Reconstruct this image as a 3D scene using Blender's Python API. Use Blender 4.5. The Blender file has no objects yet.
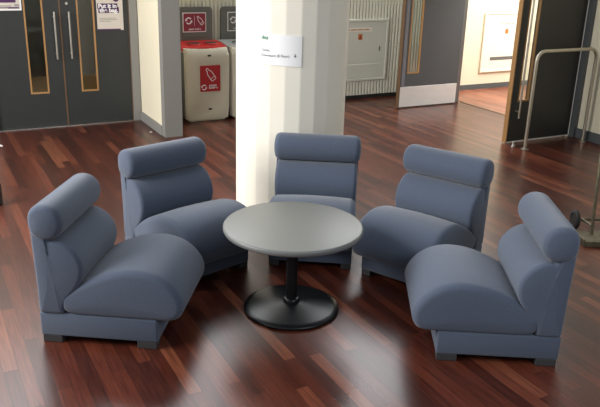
import bpy, bmesh, math, random
from mathutils import Vector, Matrix
random.seed(7)
C = bpy.context.scene.collection
PI = math.pi
TH = math.radians(28.5)                      # the building's grid is turned against the camera
E1 = Vector((math.cos(TH), math.sin(TH), 0)); E2 = Vector((-math.sin(TH), math.cos(TH), 0))
def G(a, b, z=0): return E1*a + E2*b + Vector((0, 0, z))

# ------------------------------------------------------------------ materials
def srgb(r, g, b):
    f = lambda v: (v/255/12.92 if v/255 <= .04045 else ((v/255+.055)/1.055)**2.4)
    return (f(r), f(g), f(b), 1)
def mat(name, col, rough=.6, metal=0, bump=0, bscale=60, var=0, vscale=8, spec=.5, coat=0, sheen=0):
    m = bpy.data.materials.new(name); m.use_nodes = True
    nt = m.node_tree; N = nt.nodes; L = nt.links; p = N['Principled BSDF']
    p.inputs['Base Color'].default_value = col; p.inputs['Roughness'].default_value = rough
    p.inputs['Metallic'].default_value = metal; p.inputs['Specular IOR Level'].default_value = spec
    p.inputs['Coat Weight'].default_value = coat; p.inputs['Sheen Weight'].default_value = sheen
    tc = N.new('ShaderNodeTexCoord')
    if var:
        n = N.new('ShaderNodeTexNoise'); n.inputs['Scale'].default_value = vscale; n.inputs['Detail'].default_value = 6
        mx = N.new('ShaderNodeMix'); mx.data_type = 'RGBA'
        mx.inputs[6].default_value = tuple(c*(1-var) for c in col[:3])+(1,)
        mx.inputs[7].default_value = tuple(min(1, c*(1+var)) for c in col[:3])+(1,)
        L.new(tc.outputs['Object'], n.inputs['Vector']); L.new(n.outputs['Fac'], mx.inputs[0]); L.new(mx.outputs[2], p.inputs['Base Color'])
    if bump:
        n2 = N.new('ShaderNodeTexNoise'); n2.inputs['Scale'].default_value = bscale; n2.inputs['Detail'].default_value = 3
        b = N.new('ShaderNodeBump'); b.inputs['Strength'].default_value = bump; b.inputs['Distance'].default_value = .004
        L.new(tc.outputs['Object'], n2.inputs['Vector']); L.new(n2.outputs['Fac'], b.inputs['Height']); L.new(b.outputs['Normal'], p.inputs['Normal'])
    return m
def glass_mat(name, tint=(.9, .93, .92, 1), gloss=.1):
    m = bpy.data.materials.new(name); m.use_nodes = True
    nt = m.node_tree; nt.nodes.clear(); o = nt.nodes.new('ShaderNodeOutputMaterial')
    t = nt.nodes.new('ShaderNodeBsdfTransparent'); t.inputs[0].default_value = tint
    g = nt.nodes.new('ShaderNodeBsdfGlossy'); g.inputs['Roughness'].default_value = .05
    x = nt.nodes.new('ShaderNodeMixShader'); x.inputs[0].default_value = gloss
    nt.links.new(t.outputs[0], x.inputs[1]); nt.links.new(g.outputs[0], x.inputs[2]); nt.links.new(x.outputs[0], o.inputs[0])
    return m
def wood_mat(name, c1, c2, scale=30):
    m = mat(name, c1, .45)
    nt = m.node_tree; N = nt.nodes; L = nt.links
    tc = N.new('ShaderNodeTexCoord'); mp = N.new('ShaderNodeMapping'); mp.inputs['Scale'].default_value = (scale, scale, 2)
    n = N.new('ShaderNodeTexNoise'); n.inputs['Scale'].default_value = 1; n.inputs['Detail'].default_value = 4
    mx = N.new('ShaderNodeMix'); mx.data_type = 'RGBA'; mx.inputs[6].default_value = c1; mx.inputs[7].default_value = c2
    L.new(tc.outputs['Object'], mp.inputs[0]); L.new(mp.outputs[0], n.inputs['Vector']); L.new(n.outputs['Fac'], mx.inputs[0])
    L.new(mx.outputs[2], N['Principled BSDF'].inputs['Base Color'])
    return m
def floor_mat(name, bw=.076, bl=1.15, stops=None):
    m = bpy.data.materials.new(name); m.use_nodes = True
    nt = m.node_tree; N = nt.nodes; L = nt.links; p = N['Principled BSDF']
    def M(op, a, b=None):
        n = N.new('ShaderNodeMath'); n.operation = op
        for i, v in enumerate((a, b)):
            if v is None: continue
            if isinstance(v, (int, float)): n.inputs[i].default_value = v
            else: L.new(v, n.inputs[i])
        return n.outputs[0]
    tc = N.new('ShaderNodeTexCoord'); sp = N.new('ShaderNodeSeparateXYZ'); L.new(tc.outputs['Object'], sp.inputs[0])
    ax = M('DIVIDE', sp.outputs[0], bw); row = M('FLOOR', ax); fx = M('SUBTRACT', ax, row)
    w1 = N.new('ShaderNodeTexWhiteNoise'); w1.noise_dimensions = '1D'; L.new(row, w1.inputs['W'])
    by = M('ADD', M('DIVIDE', sp.outputs[1], bl), M('MULTIPLY', w1.outputs['Value'], 17.3))
    col = M('FLOOR', by); fy = M('SUBTRACT', by, col)
    cv = N.new('ShaderNodeCombineXYZ'); L.new(row, cv.inputs[0]); L.new(col, cv.inputs[1])
    w2 = N.new('ShaderNodeTexWhiteNoise'); w2.noise_dimensions = '2D'; L.new(cv.outputs[0], w2.inputs['Vector'])
    r = N.new('ShaderNodeValToRGB'); r.color_ramp.interpolation = 'LINEAR'
    els = r.color_ramp.elements
    for i, (pos, c) in enumerate(stops):
        e = els[i] if i < 2 else els.new(pos)
        e.position = pos; e.color = c
    L.new(w2.outputs['Value'], r.inputs[0])
    # grain running along the board
    mp = N.new('ShaderNodeMapping'); mp.inputs['Scale'].default_value = (70, 3.5, 1); L.new(tc.outputs['Object'], mp.inputs[0])
    g = N.new('ShaderNodeTexNoise'); g.inputs['Scale'].default_value = 1; g.inputs['Detail'].default_value = 5; L.new(mp.outputs[0], g.inputs['Vector'])
    hs = N.new('ShaderNodeMix'); hs.data_type = 'RGBA'; hs.blend_type = 'MULTIPLY'; hs.inputs[0].default_value = .75
    gr = N.new('ShaderNodeValToRGB'); gr.color_ramp.elements[0].position = .3; gr.color_ramp.elements[0].color = (.45, .42, .42, 1)
    gr.color_ramp.elements[1].position = .7; gr.color_ramp.elements[1].color = (1.3, 1.3, 1.3, 1)
    L.new(g.outputs['Fac'], gr.inputs[0]); L.new(r.outputs[0], hs.inputs[6]); L.new(gr.outputs[0], hs.inputs[7])
    gx = M('MINIMUM', fx, M('SUBTRACT', 1, fx)); gy = M('MINIMUM', fy, M('SUBTRACT', 1, fy))
    gap = M('MAXIMUM', M('LESS_THAN', gx, .018), M('LESS_THAN', gy, .0016))
    dk = N.new('ShaderNodeMix'); dk.data_type = 'RGBA'; L.new(M('MULTIPLY', gap, .6), dk.inputs[0]); L.new(hs.outputs[2], dk.inputs[6]); dk.inputs[7].default_value = (.008, .004, .003, 1)
    L.new(dk.outputs[2], p.inputs['Base Color'])
    # worn lacquer: roughness changes a little across the floor and from board to board
    n3 = N.new('ShaderNodeTexNoise'); n3.inputs['Scale'].default_value = 1.3; n3.inputs['Detail'].default_value = 4; L.new(tc.outputs['Object'], n3.inputs['Vector'])
    rr = N.new('ShaderNodeMapRange'); rr.inputs['To Min'].default_value = .24; rr.inputs['To Max'].default_value = .36
    L.new(n3.outputs['Fac'], rr.inputs['Value']); L.new(rr.outputs[0], p.inputs['Roughness'])
    b = N.new('ShaderNodeBump'); b.inputs['Strength'].default_value = .12; b.inputs['Distance'].default_value = .002
    L.new(M('ADD', M('MULTIPLY', g.outputs['Fac'], .4), M('SUBTRACT', M('MULTIPLY', w2.outputs['Value'], .5), gap)), b.inputs['Height']); L.new(b.outputs['Normal'], p.inputs['Normal'])
    p.inputs['Specular IOR Level'].default_value = .45
    return m

M_floor = floor_mat('dark_hardwood_boards', stops=[(0, srgb(60, 27, 19)), (.3, srgb(73, 34, 24)), (.55, srgb(82, 39, 27)), (.8, srgb(93, 46, 32)), (.94, srgb(106, 57, 40)), (1, srgb(116, 68, 48))])
M_fabric = mat('blue_wool_fabric', srgb(79, 88, 105), .95, bump=.4, bscale=380, var=.22, vscale=140, spec=.15, sheen=.25)
M_foot = mat('dark_foot_plastic', srgb(58, 58, 60), .5)
M_table = mat('grey_laminate', srgb(112, 113, 109), .42, var=.07, vscale=300)
M_tedge = mat('grey_edging', srgb(106, 108, 108), .4)
M_black = mat('black_gloss_enamel', srgb(17, 18, 20), .32, spec=.3)
M_pillar = mat('cream_painted_concrete', srgb(234, 229, 216), .7, var=.03, vscale=5, bump=.1, bscale=30)
M_wall = mat('cream_wall_paint', srgb(232, 224, 200), .8, var=.02)
M_rib = mat('ribbed_wall_paint', srgb(226, 224, 208), .7)
M_grey = mat('grey_trim_paint', srgb(136, 135, 132), .55, var=.03)
M_greydk = mat('dark_grey_trim_paint', srgb(84, 88, 90), .5)
M_dark = mat('dark_recess_paint', srgb(40, 42, 40), .7)
M_door = mat('charcoal_door_laminate', srgb(46, 49, 49), .5, var=.04)
M_door2 = mat('slate_door_laminate', srgb(82, 84, 86), .5, var=.04)
M_doorbk = mat('black_door_laminate', srgb(46, 45, 42), .45, var=.04)
M_oak = wood_mat('oak_lipping', srgb(184, 142, 92), srgb(150, 110, 66))
M_oakdk = wood_mat('brown_stile_edge', srgb(120, 92, 66), srgb(96, 72, 52))
M_steel = mat('brushed_steel', srgb(200, 198, 192), .32, 1)
M_steelp = mat('kick_plate_steel', srgb(236, 236, 234), .45, .45, var=.05, vscale=6)
M_rail = mat('satin_rail_steel', srgb(186, 178, 162), .36, .85)
M_jamb = mat('bare_metal_jamb', srgb(122, 122, 120), .38, .5)
M_glass = glass_mat('wired_glass', gloss=.12)
M_glassdk = glass_mat('smoked_glass', (.7, .7, .64, 1), .05)
M_white = mat('white_paper', srgb(236, 236, 238), .8)
M_poster = mat('poster_paper', srgb(206, 198, 190), .7)
M_purple = mat('purple_print', srgb(74, 34, 84), .6)
M_greytxt = mat('grey_print', srgb(150, 146, 140), .7)
M_txt = mat('dark_print', srgb(104, 104, 116), .7)
M_green = mat('green_print', srgb(36, 128, 84), .7)
M_orange = mat('orange_print', srgb(196, 120, 60), .6)
M_red = mat('red_moulded_plastic', srgb(186, 44, 40), .4)
M_redlabel = mat('red_label', srgb(170, 28, 36), .5)
M_maroon = mat('maroon_label', srgb(142, 44, 62), .5)
M_binbody = mat('stone_moulded_plastic', srgb(200, 194, 176), .5, var=.02)
M_bindark = mat('grey_moulded_plastic', srgb(104, 106, 102), .5)
M_binlid2 = mat('light_grey_moulded_plastic', srgb(150, 152, 148), .5)
M_panel = mat('panel_paint', srgb(218, 218, 204), .5)
M_panelw = mat('white_panel_paint', srgb(240, 234, 220), .5)
M_brass = mat('tarnished_metal', srgb(104, 98, 78), .5, .5, var=.65, vscale=22, bump=.3, bscale=60)
M_rubber = mat('black_rubber', srgb(34, 33, 32), .7)
M_yellowfl = mat('ochre_corridor_floor', srgb(140, 112, 60), .6)

# ------------------------------------------------------------------ helpers
def box(bm, x0, x1, y0, y1, z0, z1, bev=0, seg=2):
    vs = [bm.verts.new((x, y, z)) for x in (x0, x1) for y in (y0, y1) for z in (z0, z1)]
    fs = [bm.faces.new([vs[i] for i in f]) for f in ((0, 1, 3, 2), (4, 6, 7, 5), (0, 4, 5, 1), (2, 3, 7, 6), (0, 2, 6, 4), (1, 5, 7, 3))]
    if bev:
        es = list({e for f in fs for e in f.edges})
        bmesh.ops.bevel(bm, geom=es, offset=bev, segments=seg, affect='EDGES', profile=.5)
def lathe(bm, prof, n=64, cx=0, cy=0):
    rings = []
    for r, z in prof:
        if r < 1e-6: rings.append([bm.verts.new((cx, cy, z))])
        else: rings.append([bm.verts.new((cx+r*math.cos(2*PI*i/n), cy+r*math.sin(2*PI*i/n), z)) for i in range(n)])
    for A, B in zip(rings, rings[1:]):
        for i in range(n):
            j = (i+1) % n
            q = [A[i % len(A)], A[j % len(A)], B[j % len(B)], B[i % len(B)]]
            u = []
            for v in q:
                if v not in u: u.append(v)
            if len(u) > 2: bm.faces.new(u)
def tube(bm, pts, r, n=14, cap=True):
    pts = [Vector(p) for p in pts]; rings = []
    t0 = (pts[1]-pts[0]).normalized(); ref = Vector((0, 0, 1)) if abs(t0.z) < .9 else Vector((1, 0, 0))
    nrm = t0.cross(ref).normalized()
    for i, p in enumerate(pts):
        t = ((pts[min(i+1, len(pts)-1)]-p).normalized()+(p-pts[max(i-1, 0)]).normalized()).normalized()
        nrm = (nrm-t*nrm.dot(t)).normalized(); bn = t.cross(nrm)
        rr = r[i] if isinstance(r, (list, tuple)) else r
        rings.append([bm.verts.new(p+(nrm*math.cos(2*PI*k/n)+bn*math.sin(2*PI*k/n))*rr) for k in range(n)])
    for A, B in zip(rings, rings[1:]):
        for k in range(n): bm.faces.new((A[k], A[(k+1) % n], B[(k+1) % n], B[k]))
    if cap: bm.faces.new(rings[0][::-1]); bm.faces.new(rings[-1])
def arc(c, r, a0, a1, ux, uz, n=8):
    return [Vector(c)+Vector(ux)*(r*math.cos(a0+(a1-a0)*i/n))+Vector(uz)*(r*math.sin(a0+(a1-a0)*i/n)) for i in range(n+1)]
def prism(bm, poly, y0, y1):          # polygon in x,z pulled along y
    A = [bm.verts.new((x, y0, z)) for x, z in poly]; B = [bm.verts.new((x, y1, z)) for x, z in poly]
    n = len(poly)
    for i in range(n): bm.faces.new((A[i], A[(i+1) % n], B[(i+1) % n], B[i]))
    bm.faces.new(A[::-1]); bm.faces.new(B)
def obj(name, bm, m, parent=None, smooth=False, angle=None):
    bmesh.ops.remove_doubles(bm, verts=bm.verts, dist=1e-5)
    bmesh.ops.recalc_face_normals(bm, faces=bm.faces)
    me = bpy.data.meshes.new(name)
    if smooth or angle:
        for f in bm.faces: f.smooth = True
    if angle:
        for e in bm.edges:
            if len(e.link_faces) == 2 and e.calc_face_angle(0) > angle: e.smooth = False
    bm.to_mesh(me); bm.free(); me.materials.append(m)
    o = bpy.data.objects.new(name, me); C.objects.link(o)
    if parent: o.parent = parent
    return o
def mk(name, m, fn, parent=None, **k):
    bm = bmesh.new(); fn(bm); return obj(name, bm, m, parent, **k)
def thing(name, label, cat, loc=(0, 0, 0), rz=0, group=None):
    o = bpy.data.objects.new(name, None); C.objects.link(o); o.empty_display_size = .1
    o.location = loc; o.rotation_euler = (0, 0, rz); o['label'] = label; o['category'] = cat
    if group: o['group'] = group
    return o
def tag(o, label, cat, group=None):
    o['label'] = label; o['category'] = cat
    if group: o['group'] = group
    return o
def struct(name, m, fn, grid=True, **k):
    o = mk(name, m, fn, **k); o['kind'] = 'structure'
    if grid: o.rotation_euler = (0, 0, TH)
    return o
def root_struct(name, label, loc, rz):
    o = bpy.data.objects.new(name, None); C.objects.link(o); o.location = loc; o.rotation_euler = (0, 0, rz)
    o['kind'] = 'structure'; o['label'] = label
    return o
def text(name, s, size, m, parent, loc, width=None, bold=0, shear=0, warp=None):
    """flat lettering standing in the x-z plane and facing -y; warp bends it"""
    cu = bpy.data.curves.new(name, 'FONT'); cu.body = s; cu.size = size; cu.offset = bold; cu.shear = shear; cu.space_line = .85
    t = bpy.data.objects.new(name, cu); C.objects.link(t)
    bpy.context.view_layer.update()
    dg = bpy.context.evaluated_depsgraph_get()
    me = bpy.data.meshes.new_from_object(t.evaluated_get(dg)); bpy.data.objects.remove(t); bpy.data.curves.remove(cu)
    xs = [v.co.x for v in me.vertices]; x0, x1 = min(xs), max(xs)
    k = (width/(x1-x0)) if width else 1
    for v in me.vertices:
        x, z = (v.co.x-x0)*k, v.co.y
        v.co = warp(loc[0]+x, loc[2]+z) if warp else Vector((loc[0]+x, loc[1], loc[2]+z))
    me.materials.clear(); me.materials.append(m); me.name = name
    o = bpy.data.objects.new(name, me); C.objects.link(o); o.parent = parent
    return o
def strip_outline(bm, pts, w, y, closed=True):   # a flat outline of width w in the x-z plane
    n = len(pts); P = [Vector((p[0], p[1])) for p in pts]; I = []; O = []
    for i in range(n):
        a, b = P[(i-1) % n] if closed or i else P[0], P[(i+1) % n] if closed or i < n-1 else P[-1]
        t = (b-a).normalized(); q = Vector((-t.y, t.x))
        I.append(bm.verts.new((P[i].x+q.x*w/2, y, P[i].y+q.y*w/2))); O.append(bm.verts.new((P[i].x-q.x*w/2, y, P[i].y-q.y*w/2)))
    for i in range(n if closed else n-1):
        j = (i+1) % n; bm.faces.new((I[i], I[j], O[j], O[i]))
def rrect(x0, x1, z0, z1, r, n=5):
    out = []
    for cx, cz, a in ((x1-r, z1-r, 0), (x0+r, z1-r, PI/2), (x0+r, z0+r, PI), (x1-r, z0+r, 1.5*PI)):
        for i in range(n+1): out.append((cx+r*math.cos(a+PI/2*i/n), cz+r*math.sin(a+PI/2*i/n)))
    return out
def catmull(P, n=5):
    out = []; m = len(P)
    for i in range(m):
        p0, p1, p2, p3 = (Vector(P[(i+k-1) % m]) for k in range(4))
        for s in range(n):
            t = s/n
            out.append(.5*((2*p1)+(p2-p0)*t+(2*p0-5*p1+4*p2-p3)*t*t+(3*p1-p0-3*p2+p3)*t**3))
    return out
def dup(root, loc, rz, label, name=None):
    r = root.copy(); C.objects.link(r); r.location = loc; r.rotation_euler = (0, 0, rz); r['label'] = label
    for ch in list(root.children):
        c = ch.copy(); C.objects.link(c); c.parent = r
        for g in list(ch.children):
            d = g.copy(); C.objects.link(d); d.parent = c
    return r

# ------------------------------------------------------------------ lounge chairs
def bolster(bm, prof, w, r, run=None, steps=6, crown=0):
    """closed outline (u,z) pulled across the width, its two ends rounded over"""
    run = run or r; n = len(prof)
    area = sum(prof[i][0]*prof[(i+1) % n][1]-prof[(i+1) % n][0]*prof[i][1] for i in range(n))
    sg = 1 if area > 0 else -1; nor = []
    for i in range(n):
        t = (Vector(prof[(i+1) % n])-Vector(prof[i-1])).normalized(); nor.append(Vector((-t.y, t.x))*sg)
    rings = []; st = []
    for k in range(steps+1):
        a = PI/2*k/steps; st.append((-(w/2-run*(1-math.cos(a))), r*(1-math.sin(a))))
    st += [(-(w/2-run)*f, 0) for f in (.6, .2)]
    st += [(-y, d) for y, d in st[::-1]]
    for y, d in st:
        q = crown*(1-(2*y/w)**2)
        ring = []
        for p, m in zip(prof, nor):
            v = Vector(p)+m*(d-q*max(0, -m.y))
            ring.append(bm.verts.new((v.x, y, v.y)))
        rings.append(ring)
    for A, B in zip(rings, rings[1:]):
        for i in range(n): bm.faces.new((A[i], A[(i+1) % n], B[(i+1) % n], B[i]))
    for ring, s in ((rings[0], -1), (rings[-1], 1)):
        c = Vector((sum(v.co.x for v in ring)/n, 0, sum(v.co.z for v in ring)/n)); prev = ring
        for f, bulge in ((.8, .004), (.4, .008)):
            nr = [bm.verts.new((c.x+(v.co.x-c.x)*f, v.co.y+s*bulge, c.z+(v.co.z-c.z)*f)) for v in ring]
            for i in range(n): bm.faces.new((prev[i], prev[(i+1) % n], nr[(i+1) % n], nr[i]))
            prev = nr
        bm.faces.new(prev)
W = .632
def chaikin(P, n=3):
    for _ in range(n):
        Q = []
        for i in range(len(P)):
            a, b = Vector(P[i]), Vector(P[(i+1) % len(P)]); Q += [a*.75+b*.25, a*.25+b*.75]
        P = Q
    return P
back_prof = [(0, .188), (0, .25), (-.002, .40), (-.008, .6), (-.012, .72), (-.008, .79), (.03, .80), (.065, .79), (.085, .735), (.095, .69), (.095, .645), (.12, .652), (.165, .645), (.218, .612), (.260, .562), (.282, .50), (.275, .43), (.245, .365), (.205, .315), (.17, .27), (.155, .23), (.15, .188), (.07, .188)]
head_prof = [(-.014, .715), (-.016, .785), (.0, .83), (.04, .857), (.09, .864), (.138, .85), (.174, .815), (.188, .765), (.18, .712), (.15, .670), (.105, .650), (.05, .654), (.005, .675)]
seat_prof = [(.13, .26), (.133, .30), (.155, .322), (.20, .352), (.28, .399), (.38, .448), (.49, .482), (.61, .492), (.715, .466), (.797, .405), (.845, .33), (.855, .265), (.83, .205), (.77, .183), (.70, .184), (.60, .184), (.50, .184), (.35, .184), (.22, .184), (.165, .195), (.138, .22)]
SH = lambda P: [(u-.35, z) for u, z in P]
def make_chair(label):
    t = thing('lounge_chair', label, 'chair', group='blue lounge chairs around the round table')
    mk('plinth', M_fabric, lambda bm: box(bm, -.35, .35, -W/2+.008, W/2-.008, .045, .193, .012, 3), t, smooth=True)
    mk('seat', M_fabric, lambda bm: bolster(bm, chaikin(SH(seat_prof)), W, .038, .048, crown=.014), t, smooth=True)
    mk('backrest', M_fabric, lambda bm: bolster(bm, chaikin(SH(back_prof)), W, .026, .03), t, smooth=True)
    mk('head_roll', M_fabric, lambda bm: bolster(bm, chaikin(SH(head_prof)), W+.034, .036, .045), t, smooth=True)
    for sx in (-1, 1):
        for sy in (-1, 1):
            x0, x1 = sorted((sx*.342, sx*.225)); y0, y1 = sorted((sy*(W/2-.012), sy*(W/2-.085)))
            mk('foot', M_foot, lambda bm: box(bm, x0, x1, y0, y1, 0, .047, .004), t)
    return t
def place(rear_mid, ang):           # centre of the footprint from the middle of the rear edge
    f = Vector((math.cos(ang), math.sin(ang), 0)); return Vector((*rear_mid, 0))+f*.35, ang
R = math.radians
ch = make_chair('blue lounge chair at the left end of the group, its back to the left')
spots = []
a = R(-4.7); n = Vector((-math.sin(a), math.cos(a), 0))
spots.append((Vector((-1.50, 3.74, 0))+Vector((math.cos(a), math.sin(a), 0))*.35+n*W/2, a))
a = R(-46); f = Vector((math.cos(a), math.sin(a), 0)); spots.append((Vector((-.585, 4.675, 0))-f*.35, a))
a = R(-94); f = Vector((math.cos(a), math.sin(a), 0)); spots.append((Vector((.083, 4.90, 0))-f*.35, a))
a = R(-127.5); f = Vector((math.cos(a), math.sin(a), 0)); spots.append((Vector((.70, 4.635, 0))-f*.35, a))
a = R(177.2); f = Vector((math.cos(a), math.sin(a), 0)); n = Vector((math.sin(a), -math.cos(a), 0)); n = n if n.y > 0 else -n
spots.append((Vector((.81, 3.662, 0))-f*.35+n*W/2, a))
ch.location, ch.rotation_euler = spots[0][0], (0, 0, spots[0][1])
for (p, a), lb in zip(spots[1:], ('blue lounge chair behind the left end chair, angled to face right and forward',
                                  'blue lounge chair directly behind the table, facing the camera with its back to the pillar',
                                  'blue lounge chair right of the pillar, angled to face left towards the table',
                                  'blue lounge chair at the right end of the group, its back to the hand truck')):
    dup(ch, p, a, lb)

# ------------------------------------------------------------------ table
TX, TY = -.038, 4.265
t = thing('coffee_table', 'round grey topped low table on a black pedestal, in the middle of the chairs', 'table', (TX, TY, 0))
top = mk('tabletop', M_table, lambda bm: lathe(bm, [(0, 0.5890), (.43, 0.5890), (.432, 0.5885), (.432, 0.5610), (0, 0.5610)], 96), t, angle=R(30))
mk('edge_band', M_tedge, lambda bm: lathe(bm, [(.432, 0.5890), (.438, 0.5870), (.443, 0.5800), (.443, 0.5640), (.438, 0.5550), (.43, 0.5510), (.38, 0.5510), (.38, 0.5610), (.432, 0.5610)], 96), top, angle=R(40))
mk('column', M_black, lambda bm: lathe(bm, [(0, .03), (.036, .03), (.036, .528), (.07, .531), (.16, .538), (.16, .551), (0, .551)], 40), t, angle=R(40))
base = mk('base_disc', M_black, lambda bm: lathe(bm, [(0, 0), (.300, 0), (.311, .006), (.312, .014), (.305, .022), (.27, .028), (.16, .040), (.07, .050), (.05, .054), (0, .054)], 96), t, smooth=True)
mk('collar', M_black, lambda bm: lathe(bm, [(.036, .05), (.054, .05), (.055, .066), (.047, .078), (.036, .08)], 40), base, angle=R(40))

# ------------------------------------------------------------------ pillar and its notice
PX, PY, PR = -.108, 6.15, .466
def pil(bm):
    n = 24; off = math.atan2(-1, 0)+R(-5)
    A = []; B = []
    for i in range(n):
        an = off+2*PI*i/n
        for da in (-.012, .012):
            rr = PR if da < 0 else PR
            A.append(bm.verts.new((rr*math.cos(an+da), rr*math.sin(an+da), 0))); B.append(bm.verts.new((rr*math.cos(an+da), rr*math.sin(an+da), 3.6)))
    m = len(A)
    for i in range(m): bm.faces.new((A[i], A[(i+1) % m], B[(i+1) % m], B[i]))
    bm.faces.new(A[::-1]); bm.faces.new(B)
p = mk('pillar', M_pillar, pil); p.location = (PX, PY, 0)
tag(p, 'thick cream many-sided concrete pillar behind the middle chair', 'pillar')
def wrap(s, z, d=.004):                # s = metres round the pillar from its camera side
    an = -PI/2+s/PR; return Vector(((PR+d)*math.cos(an), (PR+d)*math.sin(an), z))
nt_ = thing('paper_notice', 'white paper notice with green heading taped to the pillar', 'notice', (PX, PY, 0))
NS0, NS1, NZ0, NZ1 = -.250, .085, 1.352, 1.59
def sheet(bm):
    n = 14; P = [[bm.verts.new(wrap(NS0+(NS1-NS0)*i/n, z+.012*(1-i/n), .004)) for i in range(n+1)] for z in (NZ0, NZ1)]
    Q = [[bm.verts.new(wrap(NS0+(NS1-NS0)*i/n, z+.012*(1-i/n), .0055)) for i in range(n+1)] for z in (NZ0, NZ1)]
    for i in range(n):
        for S in (P, Q): bm.faces.new((S[0][i], S[0][i+1], S[1][i+1], S[1][i]))
        for k in (0, 1): bm.faces.new((P[k][i], P[k][i+1], Q[k][i+1], Q[k][i]))
    for i in (0, n): bm.faces.new((P[0][i], P[1][i], Q[1][i], Q[0][i]))
mk('sheet', M_white, sheet, nt_)
wp = lambda x, z: wrap(x, z, .0075)
text('heading', 'Arcs', .042, M_green, nt_, (NS0+.012, 0, NZ1-.035), width=.06, bold=.0012, shear=.3, warp=wp)
text('lettering', 'Toilets', .028, M_txt, nt_, (NS0+.014, 0, NZ0+.112), width=.07, warp=wp)
text('lettering', 'Downstairs (B Floor)', .030, M_txt, nt_, (NS0+.014, 0, NZ0+.072), width=.225, warp=wp)
def arrow(bm):
    x, z = NS1-.05, NZ0+.088
    for poly in ([(x-.003, z+.012), (x+.003, z+.012), (x+.003, z-.004), (x-.003, z-.004)], [(x-.01, z-.002), (x+.01, z-.002), (x, z-.016)]):
        bm.faces.new([bm.verts.new(wp(*q)) for q in poly])
mk('arrow', M_txt, arrow, nt_)

# ------------------------------------------------------------------ room shell
H = 3.3
struct('floor', M_floor, lambda bm: box(bm, -6, 15, -4, 16, -.06, 0))
M_passage = floor_mat('sunlit_hardwood_boards', stops=[(0, srgb(118, 66, 48)), (.3, srgb(132, 76, 55)), (.55, srgb(142, 84, 62)), (.8, srgb(152, 92, 68)), (.94, srgb(160, 100, 76)), (1, srgb(166, 108, 84))])  # passage sunlight is painted in as lighter tones of the same boards
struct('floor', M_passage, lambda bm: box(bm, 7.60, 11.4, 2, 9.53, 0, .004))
def lw(bm):
    box(bm, -6, .80, 9.33, 9.47, 0, H); box(bm, 2.62, 2.85, 9.33, 9.47, 0, H); box(bm, .80, 2.62, 9.33, 9.47, 2.12, H)
    box(bm, 2.63, 2.85, 8.42, 9.33, 0, H)
struct('wall_left', M_wall, lw)
struct('baseboard_left', M_grey, lambda bm: (box(bm, 2.612, 2.63, 8.42, 9.32, 0, .118), box(bm, -6, .80, 9.31, 9.33, 0, .118)))
struct('trim_1', M_grey, lambda bm: box(bm, 2.622, 2.842, 8.30, 8.425, 0, H))
def fr1(bm):
    box(bm, 2.525, 2.62, 9.30, 9.47, 0, 2.12); box(bm, .76, .86, 9.30, 9.47, 0, 2.12); box(bm, .76, 2.62, 9.30, 9.47, 2.05, 2.14)
struct('trim_2', M_grey, fr1)
struct('trim_3', M_steel, lambda bm: box(bm, .86, 2.525, 9.30, 9.44, 0, .010))
def rib(bm):
    P = []; x = 2.85; d = .056
    while x < 7.45:
        P += [(x, 9.54), (x+.010, 9.508), (x+.034, 9.508), (x+.044, 9.54)]; x += d
    P.append((7.5, 9.54))
    A = [bm.verts.new((x, y, .062)) for x, y in P]; B = [bm.verts.new((x, y, H)) for x, y in P]
    for i in range(len(P)-1): bm.faces.new((A[i], A[i+1], B[i+1], B[i]))
    bk = [bm.verts.new(q) for q in ((7.5, 9.66, .062), (7.5, 9.66, H), (2.85, 9.66, .062), (2.85, 9.66, H))]
    bm.faces.new((A[-1], bk[0], bk[1], B[-1])); bm.faces.new((bk[0], bk[2], bk[3], bk[1])); bm.faces.new((A[0], B[0], bk[3], bk[2]))
struct('wall_back', M_rib, rib)
struct('baseboard_back', M_dark, lambda bm: box(bm, 2.85, 7.5, 9.545, 9.66, 0, .062))
struct('wall_corridor', M_wall, lambda bm: (box(bm, 7.5, 14, 9.53, 9.66, 0, H), box(bm, 11.4, 11.5, 2, 9.53, 0, H)))
struct('baseboard_corridor', M_greydk, lambda bm: box(bm, 7.64, 11.4, 9.512, 9.53, 0, .088))
def rw(bm):
    box(bm, 7.53, 7.66, -4, 6.42, 0, H); box(bm, 7.43, 7.49, 8.78, 9.53, 0, H); box(bm, 7.53, 7.66, 6.42, 8.78, 2.16, H)
struct('wall_right', M_wall, rw)
struct('baseboard_right', M_greydk, lambda bm: box(bm, 7.512, 7.53, -4, 6.40, 0, .122))
def fr2(bm):
    box(bm, 7.47, 7.67, 6.40, 6.49, 0, 2.16); box(bm, 7.47, 7.67, 6.40, 8.80, 2.10, 2.18)
struct('trim_4', M_greydk, fr2)
struct('trim_7', M_jamb, lambda bm: box(bm, 7.405, 7.51, 8.735, 8.80, 0, 2.16, .006))
struct('trim_5', M_oakdk, lambda bm: box(bm, 7.55, 7.60, 6.49, 8.735, 0, .006))
# the dim corridor behind the left doors
struct('wall_rear', M_greydk, lambda bm: (box(bm, -1, 2.9, 13.0, 13.1, 0, H), box(bm, 2.86, 2.96, 9.7, 13, 0, H), box(bm, -1.1, -1, 9.48, 13, 0, H)))
struct('trim_6', M_yellowfl, lambda bm: box(bm, -1, 2.86, 9.48, 13, 0, .005))
struct('ceiling', M_wall, lambda bm: box(bm, -1.1, 2.96, 9.34, 13.1, H, H+.1))

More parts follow.
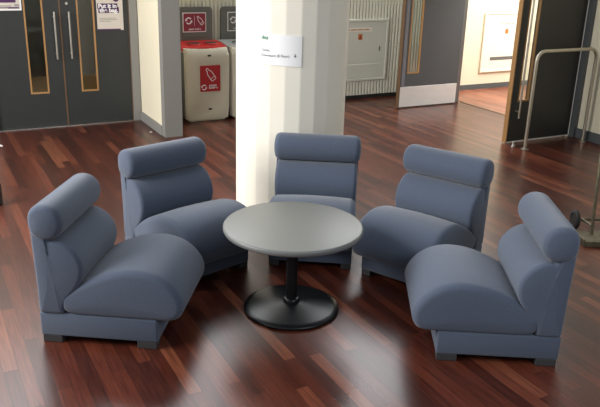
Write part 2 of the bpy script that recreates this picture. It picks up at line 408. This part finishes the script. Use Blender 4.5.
# ------------------------------------------------------------------ doors (each a leaf; local x along the leaf, front faces -y)
def leaf(name, label, loc, rz, w, h, th, face, vis, glass, lip=None, liftz=.012, lipw=.0):
    r = root_struct(name, label, loc, rz)
    vx0, vx1, vz0, vz1 = vis; fr = .019
    def slab(bm):
        box(bm, 0, vx0, 0, th, liftz, h); box(bm, vx1, w, 0, th, liftz, h)
        box(bm, vx0, vx1, 0, th, liftz, vz0); box(bm, vx0, vx1, 0, th, vz1, h)
    mk('leaf_panel', face, slab, r)
    def frm(bm):
        for x0, x1, z0, z1 in ((vx0, vx0+fr, vz0, vz1), (vx1-fr, vx1, vz0, vz1), (vx0+fr, vx1-fr, vz0, vz0+fr), (vx0+fr, vx1-fr, vz1-fr, vz1)):
            box(bm, x0, x1, -.004, .022, z0, z1)
    f = mk('vision_frame', M_oak, frm, r)
    mk('pane', glass, lambda bm: box(bm, vx0+fr, vx1-fr, .012, .018, vz0+fr, vz1-fr), f)
    if lip is not None: mk('edge_lipping', lip[1], lambda bm: box(bm, lip[0][0], lip[0][1], -.002, th+.002, liftz, h), r)
    return r
def pull(parent, x, z0, z1, out, rad, brk=(.06, .06), m=None):
    def f(bm):
        tube(bm, [(x, -out, z0), (x, -out, z1)], rad, 12)
        for z in (z0+brk[0], z1-brk[1]): tube(bm, [(x, -out, z), (x, .004, z)], rad*.8, 10)
    return mk('handle', m or M_steel, f, parent, angle=R(40))
d1 = leaf('door_1', 'left leaf of the charcoal double doors with a narrow glazed strip', G(.864, 9.33), TH, .808, 2.05, .045, M_door, (.40, .622, .428, 1.85), M_glassdk)
pull(d1, .738, .85, 1.412, .06, .011)
mk('edge_lipping', M_oakdk, lambda bm: box(bm, .808, .824, -.004, .049, .012, 2.05), d1)
d2 = leaf('door_2', 'right leaf of the charcoal double doors with a narrow glazed strip', G(1.690, 9.33), TH, .833, 2.05, .045, M_door, (.188, .402, .424, 1.85), M_glassdk)
pull(d2, .085, .85, 1.412, .06, .011)
mk('lock_cylinder', M_steel, lambda bm: tube(bm, [(.076, -.012, 1.504), (.076, .01, 1.504)], .015, 16), d2, angle=R(40))
mk('hinge_stile', M_oakdk, lambda bm: box(bm, .824, .834, -.004, .04, .012, 2.05), d2)
d3 = leaf('door_3', 'open slate grey door leaf with a steel kick plate, left of the passage opening', G(6.317, 8.68), TH, 1.08, 2.08, .06, M_door2, (.118, .335, .51, 1.85), M_glass, ((-.002, .008), M_oakdk))
mk('kick_plate', M_steelp, lambda bm: box(bm, .014, 1.072, -.004, 0, .02, .318, .001, 1), d3)
mk('finger_plate', mat('pale_grey_plate', srgb(120, 121, 126), .45), lambda bm: box(bm, .03, .082, -.003, 0, .33, 1.95), d3)
d4 = leaf('door_4', 'open black door leaf with oak edges and a long pull bar, behind the guard rail', G(6.385, 6.48), TH, 1.085, 2.08, .06, M_doorbk, (.115, .295, .52, 1.85), M_glass, ((-.002, .012), M_oak))
pull(d4, .10, .33, 1.86, .07, .012, (.08, .08), M_rail)
mk('bottom_seal', M_steelp, lambda bm: box(bm, .014, 1.08, -.004, 0, .012, .026), d4)
mk('gap_light_strip', mat('pale_gap_light', srgb(232, 228, 220), .5), lambda bm: box(bm, 1.075, 1.095, -.006, .0, .012, 2.08), d4)  # pale strip paints the light in the gap between leaf and frame

# posters on the left doors
po = thing('poster', 'cream poster with purple lettering block on the right charcoal door leaf', 'poster', G(2.122, 9.326), TH)
mk('sheet', M_poster, lambda bm: box(bm, 0, .326, -.003, 0, 1.175, 1.70), po)
mk('title_block', M_purple, lambda bm: (box(bm, .012, .262, -.0042, -.003, 1.435, 1.50), box(bm, .022, .278, -.0042, -.003, 1.385, 1.455)), po)
mk('footer_stripe', M_purple, lambda bm: box(bm, 0, .29, -.0042, -.003, 1.175, 1.192), po)
mk('badge', M_purple, lambda bm: tube(bm, [(.245, -.0045, 1.555), (.245, -.003, 1.555)], .038, 20), po)
text('lettering', 'Put it in', .068, M_white, po, (.024, -.005, 1.447), width=.225, bold=.0025)
text('lettering', 'the bag.', .068, M_white, po, (.034, -.005, 1.395), width=.232, bold=.0025)
mk('small_print', M_greytxt, lambda bm: [box(bm, .03, x, -.0042, -.003, z, z+.007) for x, z in ((.235, 1.318), (.25, 1.300), (.17, 1.282))], po)
po2 = thing('poster', 'white framed purple poster on the left charcoal door leaf', 'poster', G(.90, 9.326), TH)
mk('sheet', M_poster, lambda bm: box(bm, 0, .349, -.003, 0, 1.435, 1.95), po2)
mk('border', M_white, lambda bm: (box(bm, 0, .349, -.0045, -.003, 1.43, 1.445), box(bm, .334, .349, -.0045, -.003, 1.445, 1.95)), po2)
mk('title_block', M_purple, lambda bm: box(bm, 0, .29, -.0042, -.003, 1.52, 1.72), po2)
mk('footer_stripe', M_purple, lambda bm: (box(bm, 0, .20, -.0042, -.003, 1.457, 1.466), box(bm, .20, .32, -.0042, -.003, 1.452, 1.468)), po2)
mk('small_print', M_greytxt, lambda bm: (box(bm, .02, .24, -.0042, -.003, 1.475, 1.488), box(bm, .27, .325, -.0042, -.003, 1.475, 1.50)), po2)

# ------------------------------------------------------------------ recycling bins
def swirl(bm, cx, cz, r, y):
    for k in range(2):
        a0 = R(35)+k*PI; n = 8; pts = [(cx+r*math.cos(a0+R(120)*i/n), cz+r*math.sin(a0+R(120)*i/n)) for i in range(n+1)]
        strip_outline(bm, pts, r*.45, y, closed=False)
        a1 = a0+R(120); c = Vector((cx+r*math.cos(a1), cz+r*math.sin(a1))); tq = Vector((-math.sin(a1), math.cos(a1))); rd = Vector((math.cos(a1), math.sin(a1)))
        bm.faces.new([bm.verts.new((q.x, y, q.y)) for q in (c+rd*r*.5, c-rd*r*.5, c+tq*r*.75)])
def bottle(bm, cx, cz, L, ang, y, w):
    P = [(-.16, -.5), (.16, -.5), (.19, -.44), (.19, .05), (.17, .16), (.08, .32), (.08, .46), (.05, .5), (-.05, .5), (-.08, .46), (-.08, .32), (-.17, .16), (-.19, .05), (-.19, -.44)]
    c, s = math.cos(ang), math.sin(ang)
    strip_outline(bm, [(cx+L*(x*c-z*s), cz+L*(x*s+z*c)) for x, z in P], w, y)
    strip_outline(bm, [(cx+L*(x*c-z*s), cz+L*(x*s+z*c)) for x, z in ((-.19, -.3), (.19, -.3))], w*.7, y, closed=False)
def make_bin(label, loc, lidm, labm, glyph):
    t = thing('recycling_bin', label, 'bin', loc, TH, 'recycling bins against the ribbed wall')
    w = .60
    def body(bm):                         # side outline (y,z) pulled across the width, front bows out at the top
        prof = [(.0, .03), (-.005, .2), (-.006, .80), (.0, .86), (.012, .915), (.04, .95), (.10, .958), (.50, .958), (.50, .03)]
        for k in range(len(prof)):
            pass
        A = [bm.verts.new((.0+.012*(1-z), y, z)) for y, z in prof]; B = [bm.verts.new((w-.012*(1-z), y, z)) for y, z in prof]; n = len(prof)
        for i in range(n): bm.faces.new((A[i], A[(i+1) % n], B[(i+1) % n], B[i]))
        bm.faces.new(A); bm.faces.new(B[::-1])
        es = [e for e in bm.edges if abs(e.verts[0].co.x-e.verts[1].co.x) < .05 and e.verts[0].co.y < .1 and e.verts[1].co.y < .1]
        bmesh.ops.bevel(bm, geom=es, offset=.035, segments=4, affect='EDGES', profile=.5)
    b = mk('body', M_binbody, body, t, angle=R(35))
    mk('side_panel', M_bindark, lambda bm: (box(bm, -.012, .012, .09, .53, .04, .90, .01), box(bm, w-.012, w+.012, .09, .53, .04, .90, .01)), t, angle=R(40))
    mk('toe_base', M_binbody, lambda bm: box(bm, .05, w-.05, .02, .50, 0, .06, .012), t, angle=R(40))
    def lid(bm):
        P = []; n = 12
        for i in range(n+1):
            x = -.015+(w+.03)*i/n; bow = .075*(1-(2*i/n-1)**2)
            P.append((x, .105-bow))
        lo = [bm.verts.new((x, y, .915)) for x, y in P]; hi = [bm.verts.new((x, y+.012, .962)) for x, y in P]
        lo2 = [bm.verts.new((x, .50, .94)) for x, y in P]; hi2 = [bm.verts.new((x, .50, 1.0)) for x, y in P]
        for A, B in ((lo, hi), (hi, hi2), (hi2, lo2), (lo2, lo)):
            for i in range(n): bm.faces.new((A[i], A[i+1], B[i+1], B[i]))
        for i in (0, n): bm.faces.new((lo[i], hi[i], hi2[i], lo2[i]))
    l = mk('lid', lidm, lid, t, angle=R(50))
    for cx in (.20, .44):
        rim = mk('opening_rim', lidm, lambda bm: lathe(bm, [(.090, .965), (.094, .992), (.087, .997), (.080, .992), (.078, .97)], 28, cx, .26), l, smooth=True)
        mk('opening', M_dark, lambda bm: lathe(bm, [(0, .9985), (.082, .9985), (.082, .97), (0, .97)], 28, cx, .26), l)
    def board(bm):
        prism(bm, rrect(.05, .565, .60, 1.435, .05), .505, .545)
        prism(bm, rrect(.13, .49, 1.395, 1.405, .004), .498, .508); prism(bm, rrect(.14, .46, 1.045, 1.065, .008), .490, .508)
    sb = mk('sign_board', M_bindark, board, t, angle=R(40))
    mk('sign_border', M_white, lambda bm: box(bm, .142, .472, .500, .506, 1.108, 1.365), sb)
    sl = mk('sign_label', labm, lambda bm: box(bm, .154, .460, .496, .502, 1.120, 1.353), sb)
    mk('sign_print', M_white, lambda bm: (swirl(bm, .225, 1.258, .038, .4945), strip_outline(bm, [(.305, 1.32), (.305, 1.19)], .004, .4945, False), bottle(bm, .385, 1.262, .125, R(35), .4945, .008)), sb)
    text('sign_lettering', glyph[0], .034, M_white, sb, (.225, .4945, 1.138), width=.17, bold=.001)
    lb = mk('front_label', M_redlabel if lidm is M_red else M_bindark, lambda bm: prism(bm, rrect(.185, .465, .40, .74, .012), -.014, -.004), t)
    mk('label_surround', M_binbody, lambda bm: strip_outline(bm, rrect(.170, .480, .385, .765, .03), .022, -.0155), lb)
    mk('label_print', M_white, lambda bm: (bottle(bm, .325, .625, .18, R(35), -.0155, .009), swirl(bm, .235, .458, .030, -.0155)), lb)
    text('label_lettering', glyph[1], .036, M_white, lb, (.305, -.0155, .468), width=.12, bold=.001)
    for z in (.865, .165):
        y = .004 if z > .5 else -.005
        mk('lock', M_dark, lambda bm: prism(bm, rrect(.295, .345, z-.012, z+.012, .011), y-.006, y+.004), t)
    return t
make_bin('red lidded stone coloured recycling bin against the ribbed wall, left of the pillar', G(3.125, 8.93), M_red, M_maroon, ('plastic bottles', 'plastic\nbottles'))
make_bin('grey lidded recycling bin half hidden behind the pillar', G(3.765, 8.93), M_binlid2, M_bindark, ('general waste', 'general\nwaste'))

# ------------------------------------------------------------------ access panels
def make_panel(label, loc, w, h, m, slot):
    t = thing('access_panel', label, 'panel', loc, TH)
    def frm(bm):
        for x0, x1, z0, z1 in ((0, .035, 0, h), (w-.035, w, 0, h), (.035, w-.035, 0, .035), (.035, w-.035, h-.035, h)): box(bm, x0, x1, -.03, 0, z0, z1, .004, 1)
    mk('frame', m, frm, t)
    d = mk('panel_door', m, lambda bm: box(bm, .037, w-.037, -.016, 0, .037, h-.037, .002, 1), t)
    return t, d
pw = .93
t, d = make_panel('pale grey access panel set on the ribbed wall right of the pillar', G(5.69, 9.513, .288), pw, .932, M_panel, None)
mk('lower_flap', M_panel, lambda bm: box(bm, .10, .755, -.022, -.016, .045, .255, .003, 1), d)
mk('latch', M_greydk, lambda bm: box(bm, .778, .792, -.024, -.016, .45, .52), d)
s_ = mk('notice_strip', M_panelw, lambda bm: box(bm, .10, .63, -.0185, -.016, .745, .81), d)
mk('notice_print', M_orange, lambda bm: [box(bm, x0, x1, -.0195, -.0185, .770, .785) for x0, x1 in ((.13, .23), (.25, .36), (.375, .47), (.485, .58))], s_)
s_ = mk('hazard_label', M_orange, lambda bm: box(bm, .385, .46, -.0185, -.016, .625, .715), d)
mk('hazard_mark', M_maroon, lambda bm: bm.faces.new([bm.verts.new(q) for q in ((.40, -.0195, .645), (.445, -.0195, .645), (.4225, -.0195, .70))]), s_)
t, d = make_panel('white access panel with a dark slot on the passage wall seen through the opening', G(8.567, 9.524, .285), 1.02, 1.0, M_panelw, None)
mk('slot', M_bindark, lambda bm: box(bm, .20, .72, -.020, -.016, .20, .255), d)
mk('hazard_label', M_orange, lambda bm: box(bm, .475, .545, -.0185, -.016, .64, .72), d)
mk('notice_print', M_greytxt, lambda bm: [box(bm, x0, x1, -.0185, -.016, .80, .813) for x0, x1 in ((.36, .43), (.45, .56), (.58, .66))], d)

# ------------------------------------------------------------------ guard rail
t = thing('guard_rail', 'bent steel tube guard rail standing in front of the black door leaf', 'rail', G(6.448, 6.21), TH)
rw_, rh, rr = .991, 1.165, .12
pts = [(0, 0, 0), (0, 0, rh-rr)]+arc((rr, 0, rh-rr), rr, PI, PI/2, (1, 0, 0), (0, 0, 1))[1:]+arc((rw_-rr, 0, rh-rr), rr, PI/2, 0, (1, 0, 0), (0, 0, 1))+[(rw_, 0, 0)]
mk('rail_tube', M_rail, lambda bm: tube(bm, pts, .021, 16), t, angle=R(40))
for x in (0, rw_): mk('floor_flange', M_rail, lambda bm: lathe(bm, [(0, 0), (.052, 0), (.052, .008), (.03, .012), (0, .012)], 28, x, 0), t, angle=R(40))
ds = tag(mk('door_stop', M_steel, lambda bm: lathe(bm, [(0, 0), (.026, 0), (.026, .01), (.014, .014), (.014, .045), (.018, .05), (.018, .06), (0, .06)], 20), smooth=True), 'small metal door stop on the floor by the black door leaf', 'door stop')
ds.location = G(6.40, 6.36)

# ------------------------------------------------------------------ hand truck at the right edge
t = thing('hand_truck', 'tarnished metal hand truck with one small wheel showing, at the right edge', 'trolley', (2.46, 5.62, 0), R(3))
mk('toe_plate', M_brass, lambda bm: (box(bm, -.15, .40, -.14, .14, .02, .032, .003, 1), box(bm, -.15, .40, -.145, -.125, .0, .045, .003, 1), box(bm, -.15, -.135, -.14, .14, .0, .06, .003, 1)), t)
for x in (0, .25):
    mk('upright', M_brass, lambda bm: tube(bm, [(x, .06, .02), (x+.002, .10, .35), (x+.006, .17, .95), (x+.006, .22, 1.10)], .013, 10), t, angle=R(40))
for y, z, r_ in ((.065, .165, .010), (.12, .55, .010), (.22, 1.10, .013)): mk('cross_bar', M_brass, lambda bm: tube(bm, [(0, y, z), (.255, y, z)], r_, 10), t, angle=R(40))
for x in (0, .25): mk('axle_bracket', M_brass, lambda bm: tube(bm, [(x, .07, .10), (x, .27, .085)], .012, 10), t, angle=R(40))
mk('axle', M_brass, lambda bm: tube(bm, [(-.065, .27, .085), (.32, .27, .085)], .012, 10), t, angle=R(40))
def wheel(bm, x):
    prof = [(.0, -.012), (.05, -.012), (.056, -.018), (.078, -.016), (.085, -.009), (.085, .009), (.078, .016), (.056, .018), (.05, .012), (0, .012)]
    n = 28; rings = [[bm.verts.new((x+s, 0.27+r*math.cos(2*PI*i/n), .085+r*math.sin(2*PI*i/n))) for i in range(n)] for r, s in prof if r > 0]
    for A, B in zip(rings, rings[1:]):
        for i in range(n): bm.faces.new((A[i], A[(i+1) % n], B[(i+1) % n], B[i]))
    bm.faces.new(rings[0]); bm.faces.new(rings[-1])
for x in (-.065, .32): mk('wheel', M_rubber, lambda bm: wheel(bm, x), t, angle=R(40))

# ------------------------------------------------------------------ bits at the left edge and on the floor
t = thing('floor_stand', 'small black stand foot cut off by the left edge of the photo', 'stand', (-2.70, 6.03, 0))
mk('foot_block', M_black, lambda bm: box(bm, -.06, .05, -.05, .05, 0, .19, .008), t)
mk('stem', M_black, lambda bm: tube(bm, [(-.03, 0, .18), (-.03, 0, .6)], .02, 12), t, angle=R(40))
def scrap(bm):
    rnd = random.Random(3); P = [[bm.verts.new((x*.03-.03, y*.025-.02, .002+.022*rnd.random())) for x in range(3)] for y in range(3)]
    for i in range(2):
        for j in range(2): bm.faces.new((P[i][j], P[i][j+1], P[i+1][j+1], P[i+1][j]))
s1 = tag(mk('paper_scrap', M_white, scrap), 'small crumpled white scrap on the floor at the left edge', 'litter'); s1.location = (-3.42, 7.91, 0)
s2 = s1.copy(); C.objects.link(s2); s2['label'] = 'small crumpled white scrap on the floor beside the grey wall end'; s2.location = (-1.87, 8.77, 0); s2.scale = (.7, .7, .7); s2.rotation_euler = (0, 0, 1.2)

# ------------------------------------------------------------------ light
w = bpy.data.worlds.new('sky'); bpy.context.scene.world = w; w.use_nodes = True
bg = w.node_tree.nodes['Background']; bg.inputs[0].default_value = (.93, .97, 1, 1); bg.inputs[1].default_value = .31
def area(name, loc, target, sx, sy, power, col=(1, 1, 1)):
    l = bpy.data.lights.new(name, 'AREA'); l.shape = 'RECTANGLE'; l.size = sx; l.size_y = sy; l.energy = power; l.color = col
    o = bpy.data.objects.new(name, l); C.objects.link(o); o.location = loc
    o.rotation_euler = (Vector(target)-Vector(loc)).to_track_quat('-Z', 'Y').to_euler(); return o
area('window_light_left', (-5.3, 3.3, 3.0), (-.2, 6.0, 1.0), 4, 2.4, 560, (1, .98, .94))
area('fill_light_right', (2.4, 1.4, 2.6), (1.2, 3.8, .4), 1.6, 1.2, 45, (.86, .93, 1))  # fill lamp added inside the room to brighten the right end chair
area('clerestory_light', G(3.5, 9.9, 4.8), G(2.5, 4, 0), 12, 1.9, 640, (.97, .98, 1))
area('corridor_light', G(9.5, 7.4, 3.1), G(9.5, 8.3, .4), 3, 2, 230, (1, .97, .92))
area('inner_corridor_light', G(1.6, 11.4, 3.0), G(1.6, 11.4, 0), 1.2, 1.2, 40, (1, .9, .7))

# ------------------------------------------------------------------ camera
up = Vector((.02870681, -.94153698, -.33568444)); fw = Vector((.01023003, -.33552852, .9419745)); rt = Vector((.999535525, .0304751426, 0))
cd = bpy.data.cameras.new('camera'); cam = bpy.data.objects.new('camera', cd); C.objects.link(cam)
cd.sensor_fit = 'HORIZONTAL'; cd.sensor_width = 36; cd.lens = 725/600*36; cd.clip_end = 100
Rm = Matrix(((rt[0], -rt[1], -rt[2]), (fw[0], -fw[1], -fw[2]), (up[0], -up[1], -up[2])))
cam.matrix_world = Matrix.Translation((0, 0, 2.25)) @ Rm.to_4x4()
bpy.context.scene.camera = cam
vs = bpy.context.scene.view_settings
vs.view_transform = 'Standard'; vs.look = 'None'; vs.exposure = 0; vs.gamma = 1
